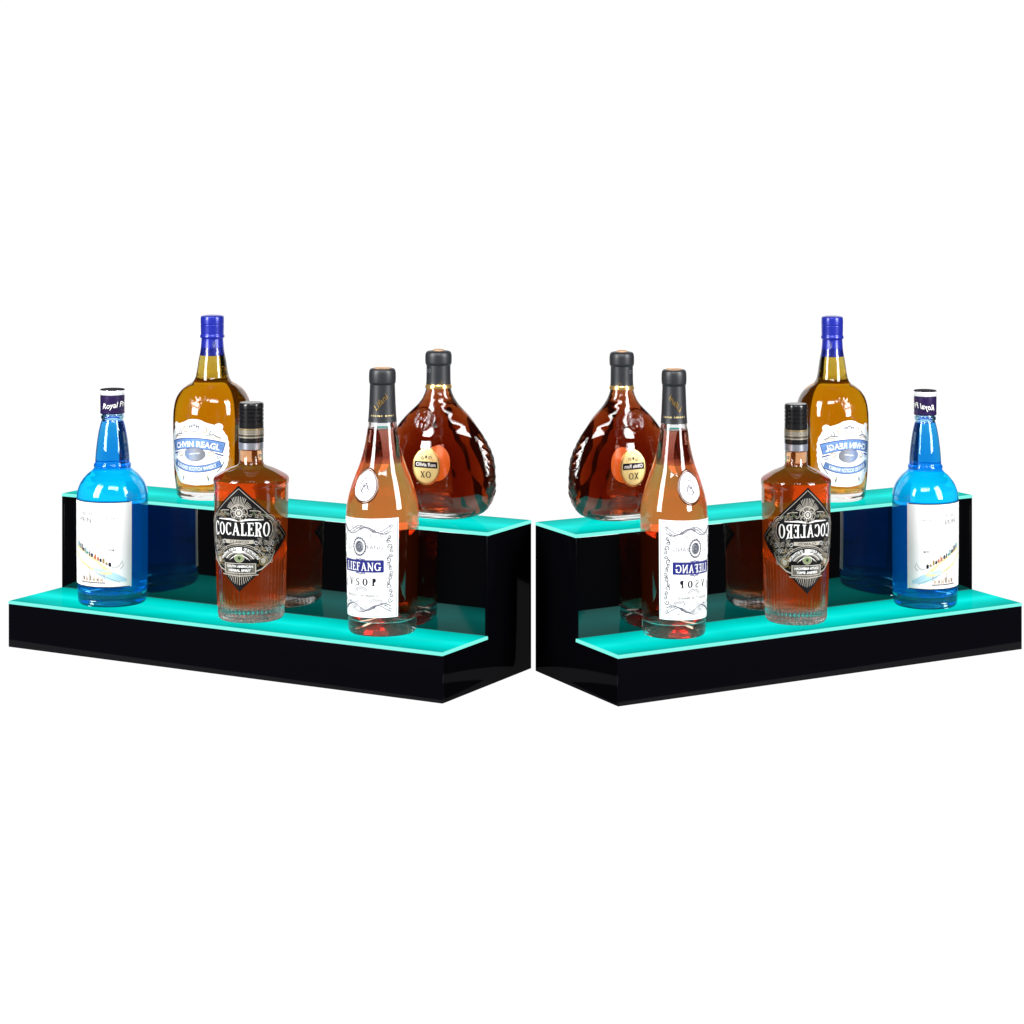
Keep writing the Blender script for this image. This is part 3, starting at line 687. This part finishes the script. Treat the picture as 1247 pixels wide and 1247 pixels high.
# 4. tall brandy bottle -----------------------------------------------
def brandy_bottle():
    b = Bottle('tall orange brandy bottle on the left stand, its white label readable', 465.7, 768, H1, group='tall orange brandy bottles')
    out_ = prof([(39.5, .3), (41.2, 3), (41.8, 9)], [(41.8, 9), (42.6, 40), (43.6, 90), (44.3, 138)], [(44.3, 138), (44.1, 148), (43.2, 156), (40.8, 167), (37.5, 178), (33.2, 190), (28.2, 202.5), (24.0, 216), (20.6, 231), (18.2, 246), (17.0, 256)], [(17, 256), (15.6, 285), (14.8, 312)])
    b.ell = None
    b.glass_body(out_, 2.8, 16, 17, 246, M['glassfoot'], M['liq_vsop'], seg=140, punt_r=.80, pun_n=1.3, neck=[(128, M['liq_vsop_lit'], 'lit_shoulder_liquid'), (206, M['liq_vsop_shaded'], 'neck_liquid')])
    b.rref = 44.6
    cap = b.part('capsule', prof([(17.6, 254.6), (17.2, 258), (16.4, 270), (15.6, 290), (15.2, 300.5)], [(15.2, 300.5), (15.8, 301.4), (16.2, 303)], [(16.2, 303), (16.4, 309), (16.1, 315), (15.0, 318.2), (13, 319.2)], [(13, 319.2), (11, 319.2)]), M['charcoal'], sharp=50)
    b.part('capsule_top', [(11, 319.3), (10.4, 319.9), (8, 319.9), (7.6, 318.9), (0, 318.9)], M['goldcap'], bands=lambda j: 1 if j >= 3 else 0, mats=[M['cork'], M['cap_inner']])
    T = Print(); T.text('Lifani', 0, 280, 7, M['goldcap'], width=24, shear=.4, rot=.85, bold=.01); T.text('LIWIN  BON', 2, 262, 4.6, M['cream'], width=30, bold=.01)
    T.build('lettering', b.surf(radians(-8) + b.alpha, .2, rfix=16.6), cap)
    # medallion on the shoulder
    a = radians(-33) + b.alpha; z0 = 177; f = b.surf(a, .3, dz=4)
    def ov(rx, ry, prof_, name, m, parent):
        V = []; Fs = []; n = 48
        for (s_, d) in prof_:
            for i in range(n): t = 2 * pi * i / n; V.append(f(rx * s_ * cos(t) * b.rref / 37.0, z0 + ry * s_ * sin(t), d))
        for j in range(len(prof_) - 1):
            for i in range(n): q = j * n; Fs.append((q + i, q + (i + 1) % n, q + n + (i + 1) % n, q + n + i))
        Fs.append(tuple(range((len(prof_) - 1) * n, len(prof_) * n)))
        return mesh(name, V, Fs, m, parent, smooth=True, sharp=60)
    md = ov(17, 21, [(1.0, -.6), (.99, .6), (.94, 1.5), (.88, 1.3), (.85, .7), (.6, .65), (.3, .62)], 'medallion', M['rim'], b.root)
    fc = ov(13.8, 17.6, [(1.0, .8), (.99, 1.25), (.7, 1.35), (.35, 1.4)], 'medallion_face', M['medal'], md)
    P = Print(); P.ring(0, z0, 7.2, 8.5, .9, M['grey_ink']); P.ring(0, z0, 9.5, 11.5, .4, M['soft_ink'])
    P.ribbon([(-4, z0 - 6), (-2, z0 + 2), (0, z0 - 1), (3, z0 + 5), (5, z0 - 4)], 1.4, M['grey_ink']); P.ribbon([(-6, z0 + 3), (0, z0 + 6), (5, z0 + 1)], .8, M['silver']); P.scroll(1, z0, 4, 1.5, 0, .7, M['soft_ink'])
    P.seg(-2, z0 - 11, 4, z0 - 10.4, .8, M['silver'])
    P.build('emblem', f, md, base=1.6)
    # label
    a = radians(-35) + b.alpha; f0 = b.surf(a, .35, dz=4); f = lambda u, v, d=0: f0(u, v + u * .03, d); Wd = 47.5
    lab = sheet('label', f, 19, 138.5, lambda v: -Wd, lambda v: Wd, M['paper'], b.root)
    P = Print(1.35); G = M['grey_ink']; S_ = M['soft_ink']
    P.ribbon([(x, 136.6) for x in range(-46, 47, 4)], .4, S_); P.ribbon([(x, 20.8) for x in range(-46, 47, 4)], .4, S_); P.ribbon([(45.6, y) for y in range(21, 137, 6)], .5, S_)
    for y, sg in ((124, 1), (32, -1)):      # wreathed borders
        for ph in (0, 1.0, 2.1):
            P.ribbon([(x, y + sg * (4.2 * sin(x * .145 + ph * .55 + .6) + ph)) for x in np.linspace(-40, 38, 60)], [.7 if ph != 1.0 else .5] * 60, S_ if ph else G)
        for i in range(15): P.scroll(-38 + i * 5.4, y + sg * (5.5 * sin(i * 1.9) - 1), 2.6, 1.3, i * 2, .55, S_, 1 if i % 2 else -1)
    for sx in (1, -1):
        for i in range(15):
            y = 40 + i * 5.4; x = sx * (36.5 + 2.4 * sin(i * 1.3))
            P.scroll(x, y, 2.5 + .8 * (i % 3 == 0), 1.3, i * 1.9, .75, G if i % 3 else M['ink'], 1 if i % 2 else -1)
            if i % 2: P.ribbon([(x - 2.4, y + 1), (x - .5, y + 3.2), (x + 1.2, y + 4.8)], .65, G)
    P.ring(-3, 104.5, 9.2, 10.4, 1.4, S_, 26)
    for i in range(20): t = i * pi / 10; P.seg(-3 + 8 * cos(t), 104.5 + 9 * sin(t), -3 + 10.6 * cos(t + .12), 104.5 + 12 * sin(t + .12), .8, G)
    P.disc(-3, 104.5, 6.4, 7.2, M['silver']); P.scroll(-3, 105, 5, 1.4, 1, 1, G); P.ribbon([(-8, 101), (-3, 99.4), (2, 102)], 1.2, M['ink']); P.ribbon([(-5, 109), (-2, 111), (1, 108)], 1, G)
    P.arc(-1, 50, 9, 6, 10, 170, .6, S_); P.arc(-1, 50, 7, 4, 10, 170, .5, S_); [P.disc(-10 + i * 4.5, 51, .6, .6, S_, 6) for i in range(5)]
    P.build('ornament', f, lab)
    B_ = Print(); B_.rect(-33, 73.6, 29, 88, M['navy'])
    B_.ribbon([(x, 88.4) for x in range(-32, 29, 3)], .6, S_)
    for i in range(7): B_.disc(-8 + i * 2, 72.6 - (1 if i == 3 else 0), .9, 1.1, M['navy'], 8); B_.disc(-8 + i * 2, 89 + (1 if i == 3 else 0), .9, 1.1, M['navy'], 8)
    ban = B_.build('banner', f, lab)
    T = Print()
    T.serif('LIEFANG', -1, 80.6, 9.6, M['white'], 52, stem=.17, thin=.08, gap=.15, slab=.06)
    T.ring(23.8, 84.6, .8, .8, .3, M['white'], 8)
    T.build('lettering', f, ban, base=.25)
    T = Print()
    T.serif('V.S.O.P', -1, 62, 8.8, M['ink'], 41, stem=.24, thin=.09, gap=.22, slab=.06)
    T.build('lettering', f, lab); T = Print()
    T.text('Li', -20, 104, 7, S_, width=7, bold=-.005); T.text('FANG', 18, 104, 5.4, S_, width=20); T.text('FINEST', -6, 127, 2.6, S_, width=18)
    T.build('lettering', f, lab); T = Print(); T.text('PRODUCT OF  FRANCE', -2, 45.5, 3.2, M['grey_ink'], width=48, bold=.01); T.text('700ml', 20, 40.5, 4.4, M['grey_ink'], width=14); T.text('40% vol', -16, 38, 2.8, S_, width=16)
    T.build('lettering', f, lab)
    return b
# 5. flat teardrop cognac flask ---------------------------------------
def cognac_bottle():
    b = Bottle('flat teardrop cognac flask with gold XO label on upper shelf of the left stand', 534, 628.5, H2, group='teardrop cognac flasks')
    yaw = radians(-30) + b.alpha
    # (half width a, half depth bb, z)
    A_ = catmull([(40, .3), (47, 2), (56, 5.5), (63, 9.5), (69.5, 16.5), (74.5, 26), (77, 36), (77.8, 48), (77.2, 58), (75, 70), (71, 82), (65.5, 93), (59.5, 103), (52.5, 112), (43, 122), (32, 131.5), (23, 140), (17.5, 149), (14.8, 158)], 8)
    A_ += [(14, 164), (14, 170), (13.6, 196)]
    Bd = [(0, 25), (3, 28), (8, 30), (16, 30), (38, 33), (66, 33), (98, 28), (113, 25), (127, 21.5), (138, 19), (146, 17), (154, 15), (162, 14), (170, 14), (200, 13.6)]
    def bd(z):
        for p, q in zip(Bd, Bd[1:]):
            if p[0] <= z <= q[0]: t = (z - p[0]) / (q[0] - p[0]); return p[1] + (q[1] - p[1]) * (t * t * (3 - 2 * t))
        return Bd[-1][1] if z > 0 else 25
    out_ = [(a, z) for a, z in A_]
    def ell(z, r):
        # r given as half width of this path; depth follows in proportion, keeping wall thickness
        a0 = interp(out_, max(.3, min(z, 196)))
        bb = bd(max(0, z)) * 1.0
        if r > a0 * .6: return r, max(.6, bb - (a0 - r))
        return r, bb * r / max(a0, 1e-3)
    b.ell = ell; b.yaw = yaw
    def emb(r, a, z):
        aa = ((a + pi) % (2 * pi)) - pi
        x = r * sin(aa); o = 0
        if cos(aa) > 0:
            for (cx, cz, rx, rz) in ((-8, 120, 11.5, 12.5), (13, 20, 19, 10.5), (-14, 36, 7, 7)):
                d = sqrt(((x - cx) / rx) ** 2 + ((z - cz) / rz) ** 2)
                if d < 1.25:
                    o += 1.5 * math.exp(-((d - 1) / .08) ** 2) + .9 * math.exp(-((d - .78) / .06) ** 2)
                    if d < .7: o += 1.3 * max(0, sin((x - cx) * .95 + 2 * sin(z * .6))) * max(0, cos((z - cz) * .8))
        if cos(aa) < 0 and z > 14:     # waves added to the back wall to break the light into patches
            e_ = min(1, -cos(aa) * 2) * min(1, (150 - z) / 40 if z < 150 else 0)
            o += e_ * (1.5 * sin(x * .125 + 1.3 * sin(z * .07)) * sin(z * .095 + .6) + .7 * sin(x * .31 + z * .13))
        # beaded leaf relief down the rim
        s_ = abs(sin(aa))
        if s_ > .90 and 12 < z < 104:
            o += 1.0 * (s_ - .90) / .10 * max(0, sin(z * .62 + 2.2 * sin(aa * 9))) * (.6 + .4 * sin(z * 1.7))
        return o
    b.glass_body(out_, 3.2, 8, 0, 158, M['glass'], M['liq_xo'], seg=300, mod=emb)
    b.rref = 40
    b.part('neck_band', prof([(16.4, 156.2), (16.3, 157.5), (15.9, 159.5), (15.3, 161)]), M['goldcap'])
    cap = b.part('capsule', prof([(15.2, 160.5), (14.8, 166), (14.6, 184)], [(14.6, 184), (15.4, 184.6), (16.1, 187)], [(16.1, 187), (16.2, 193), (15.9, 197), (14.6, 200), (12, 201)], [(12, 201), (0, 201.3)]), M['charcoal'], sharp=50)
    b.part('cork_chip', prof([(7, 201.2), (6.6, 202.6), (4, 203.2)], [(4, 203.2), (0, 203.3)]), M['cork'], seg=24)
    T = Print(); T.text('XO', 0, 178, 5, M['silver'], width=8, shear=.2, bold=-.01); T.ribbon([(14, 162), (17, 166), (19, 160)], .6, M['goldcap']); T.ribbon([(12, 160), (20, 159)], .5, M['goldcap'])
    T.build('crest', b.surf(radians(-26) + b.alpha, .2, rfix=15.0), cap)
    # gold oval label on the front face (flat coordinates x across, z up)
    def pf(x, z, d=0):
        a0 = interp(out_, z); b0 = bd(z); t = math.asin(max(-.99, min(.99, x / a0)))
        return b.point(a0, t, z, None, .5 + d)
    cx, cz = 2.0, 64.5
    def oval(rx, ry, prof_, name, m, parent):
        n = 48; V = []; Fs = []
        for (s_, d) in prof_:
            for i in range(n): t = 2 * pi * i / n; V.append(pf(cx + rx * s_ * cos(t), cz + ry * s_ * sin(t), d))
        for j in range(len(prof_) - 1):
            for i in range(n): q = j * n; Fs.append((q + i, q + (i + 1) % n, q + n + (i + 1) % n, q + n + i))
        Fs.append(tuple(range((len(prof_) - 1) * n, len(prof_) * n)))
        return mesh(name, V, Fs, m, parent, smooth=True, sharp=60)
    lab = oval(19, 22.5, [(1, -.3), (1, .5), (.95, .9), (.90, .6), (.6, .6), (.3, .6)], 'label', M['goldcap'], b.root)
    cx, cz = 14.0, 68     # added glowing oval stands in for the label's reflection inside the flask
    oval(18, 21, [(1, -5.2), (.97, -4.9), (.6, -4.6), (.3, -4.6)], 'label_reflection', M['orange_patch'], b.root)
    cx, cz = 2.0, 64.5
    oval(16.9, 20.2, [(1, .75), (.8, .85), (.5, .9), (.25, .95)], 'label_face', M['cream'], lab)
    P = Print(); P.ring(cx, cz, 16, 19.2, .35, M['goldp'])
    P.rect(cx - 15.5, cz - 1.6, cx + 15.5, cz + 6, M['ink'])
    for sx in (-1, 1): P.scroll(cx + sx * 5, cz + 10.5, 2.4, 1.2, 0, .8, M['ink'], sx); P.scroll(cx + sx * 9, cz + 9, 1.8, 1.2, 2, .7, M['goldp'], sx); P.ribbon([(cx + sx * 2, cz + 14), (cx + sx * 5, cz + 15.6), (cx + sx * 8, cz + 13.5)], .8, M['goldp'])
    P.disc(cx, cz + 11.5, 1.3, 1.9, M['ink'], 8)
    P.build('ornament', pf, lab, base=1.05)
    T = Print(); T.text('Olivia Ron', cx, cz + 2.6, 4.6, M['white'], width=27, bold=.03); T.serif('XO', cx, cz - 9.5, 7.5, M['ink'], 14.5, stem=.15, thin=.08)
    T.build('lettering', pf, lab, base=1.35)
    return b
bottles = [blue_bottle(), whisky_bottle(), diamond_bottle(), brandy_bottle(), cognac_bottle()]

# ------------------------------------------------------------------ mirrored twin set on the right
cache = {}
def flip(me):
    if me.name in cache: return cache[me.name]
    q = me.copy(); n = len(q.vertices); co = np.empty(n * 3, 'f'); q.vertices.foreach_get('co', co)
    co = co.reshape(-1, 3); co[:, 0] *= -SQ; q.vertices.foreach_set('co', co.ravel()); q.flip_normals(); q.update()
    cache[me.name] = q; return q
RL = {
    'blue': 'bright blue spirit bottle with purple cap standing rightmost on the right stand',
    'amber': 'amber whisky bottle with royal blue capsule on upper shelf of the right stand',
    'ribbed': 'ribbed red brown bottle on the right stand, its black diamond label mirror reversed',
    'tall': 'tall orange brandy bottle on the right stand, its white label mirror reversed',
    'teardrop': 'flat teardrop cognac flask with gold XO label on upper shelf of the right stand',
    'stand': 'right of the two black stepped stands with glowing teal shelves'}
def pick(o):
    t = o['label']
    if o.name.startswith('display_stand'): return RL['stand']
    for k in ('blue spirit', 'amber', 'ribbed', 'tall', 'teardrop'):
        if k in t: return RL[k.split()[0]]
def twin(o, parent=None, top=False):
    c = o.copy()
    if o.data: c.data = flip(o.data)
    C.objects.link(c)
    if top:
        c.location = (-SQ * o.location.x + SHIFT[0], o.location.y + SHIFT[1], o.location.z + SHIFT[2]); c['label'] = pick(o)
    else: c.parent = parent
    for ch in list(o.children): twin(ch, c)
    return c
for o in list(things): twin(o, top=True)

# ------------------------------------------------------------------ surface and background
def struct(o): o['kind'] = 'structure'; return o
mg = .006
pts = []
left = [SP(L + mg, -mg, 0), SP(-mg, -mg, 0)]
poly = [(left[0][0] - .02, left[0][1]), (left[1][0], left[1][1] - .003)]
cxm = (0, left[1][1] + .16)
poly += [cxm]
poly += [(-left[1][0] * SQ + .004, left[1][1] + SHIFT[1] - .003), (-left[0][0] * SQ + .02, left[0][1] + SHIFT[1])]
poly += [(.64, 3.40), (-.68, 3.40)]
V = [(x, y, 0) for x, y in poly] + [(x, y, -.018) for x, y in poly]; n = len(poly)
V = [(x, y, z - .0004) for x, y, z in V]
struct(mesh('glowing_base_sheet', V, [tuple(range(n)), tuple(range(2 * n - 1, n - 1, -1))] + [(i, n + i, n + (i + 1) % n, (i + 1) % n) for i in range(n)], M['ground_glow'], recalc=True))  # added glowing sheet keeps the ground white; cut back from the riser's reflection
V = []; Fs = []; n = 40; R_ = 2.3
for i in range(n + 1):
    a = radians(-31 + 62 * i / n)
    for z in (-1.7, 1.5): V.append((R_ * sin(a), 2.9 + R_ * cos(a), z))
for i in range(n): Fs.append((2 * i, 2 * i + 1, 2 * i + 3, 2 * i + 2))
struct(mesh('glowing_backdrop', V, Fs, M['backdrop']))  # added glowing sheet stands in for the plain white background

# ------------------------------------------------------------------ light
w = bpy.data.worlds.new('World'); sc.world = w; w.use_nodes = True
w.node_tree.nodes['Background'].inputs[0].default_value = (.9, .95, 1, 1); w.node_tree.nodes['Background'].inputs[1].default_value = .008
def area(name, loc, tgt, sx, sy, p, col=(1, 1, 1)):
    l = bpy.data.lights.new(name, 'AREA'); l.shape = 'RECTANGLE'; l.size = sx; l.size_y = sy; l.energy = p; l.color = col
    o = bpy.data.objects.new(name, l); C.objects.link(o); o.location = loc
    from mathutils import Vector
    o.rotation_euler = (Vector(tgt) - Vector(loc)).to_track_quat('-Z', 'Y').to_euler()
    return o
area('softbox_light', (-1.9, 1.7, 1.15), (0, 3, .2), .80, 1.7, 92)
area('softbox_light', (1.9, 1.7, 1.15), (0, 3, .2), .80, 1.7, 92)
area('front_fill_light', (0, .9, 2.1), (0, 3, .2), 1.6, .6, 50)  # added fill lamp to brighten the bottle fronts

cd = bpy.data.cameras.new('camera'); cam = bpy.data.objects.new('camera', cd); C.objects.link(cam); sc.camera = cam
cam.location = (0, 0, CAM_H); cam.rotation_euler = (radians(90), 0, 0)
cd.sensor_width = 36; cd.lens = 36 * F / PHOTO; cd.clip_start = .05; cd.clip_end = 50
cd.shift_x = -(CX - PHOTO / 2) / PHOTO; cd.shift_y = -(PHOTO / 2 - Y0) / PHOTO

sc.view_settings.view_transform = 'Standard'; sc.view_settings.look = 'None'; sc.view_settings.exposure = 0
cy = sc.cycles
cy.max_bounces = 28; cy.transmission_bounces = 26; cy.glossy_bounces = 8; cy.diffuse_bounces = 3; cy.transparent_max_bounces = 8
cy.caustics_refractive = True; cy.caustics_reflective = False; cy.blur_glossy = .3
cy.sample_clamp_indirect = 6; cy.use_denoising = True
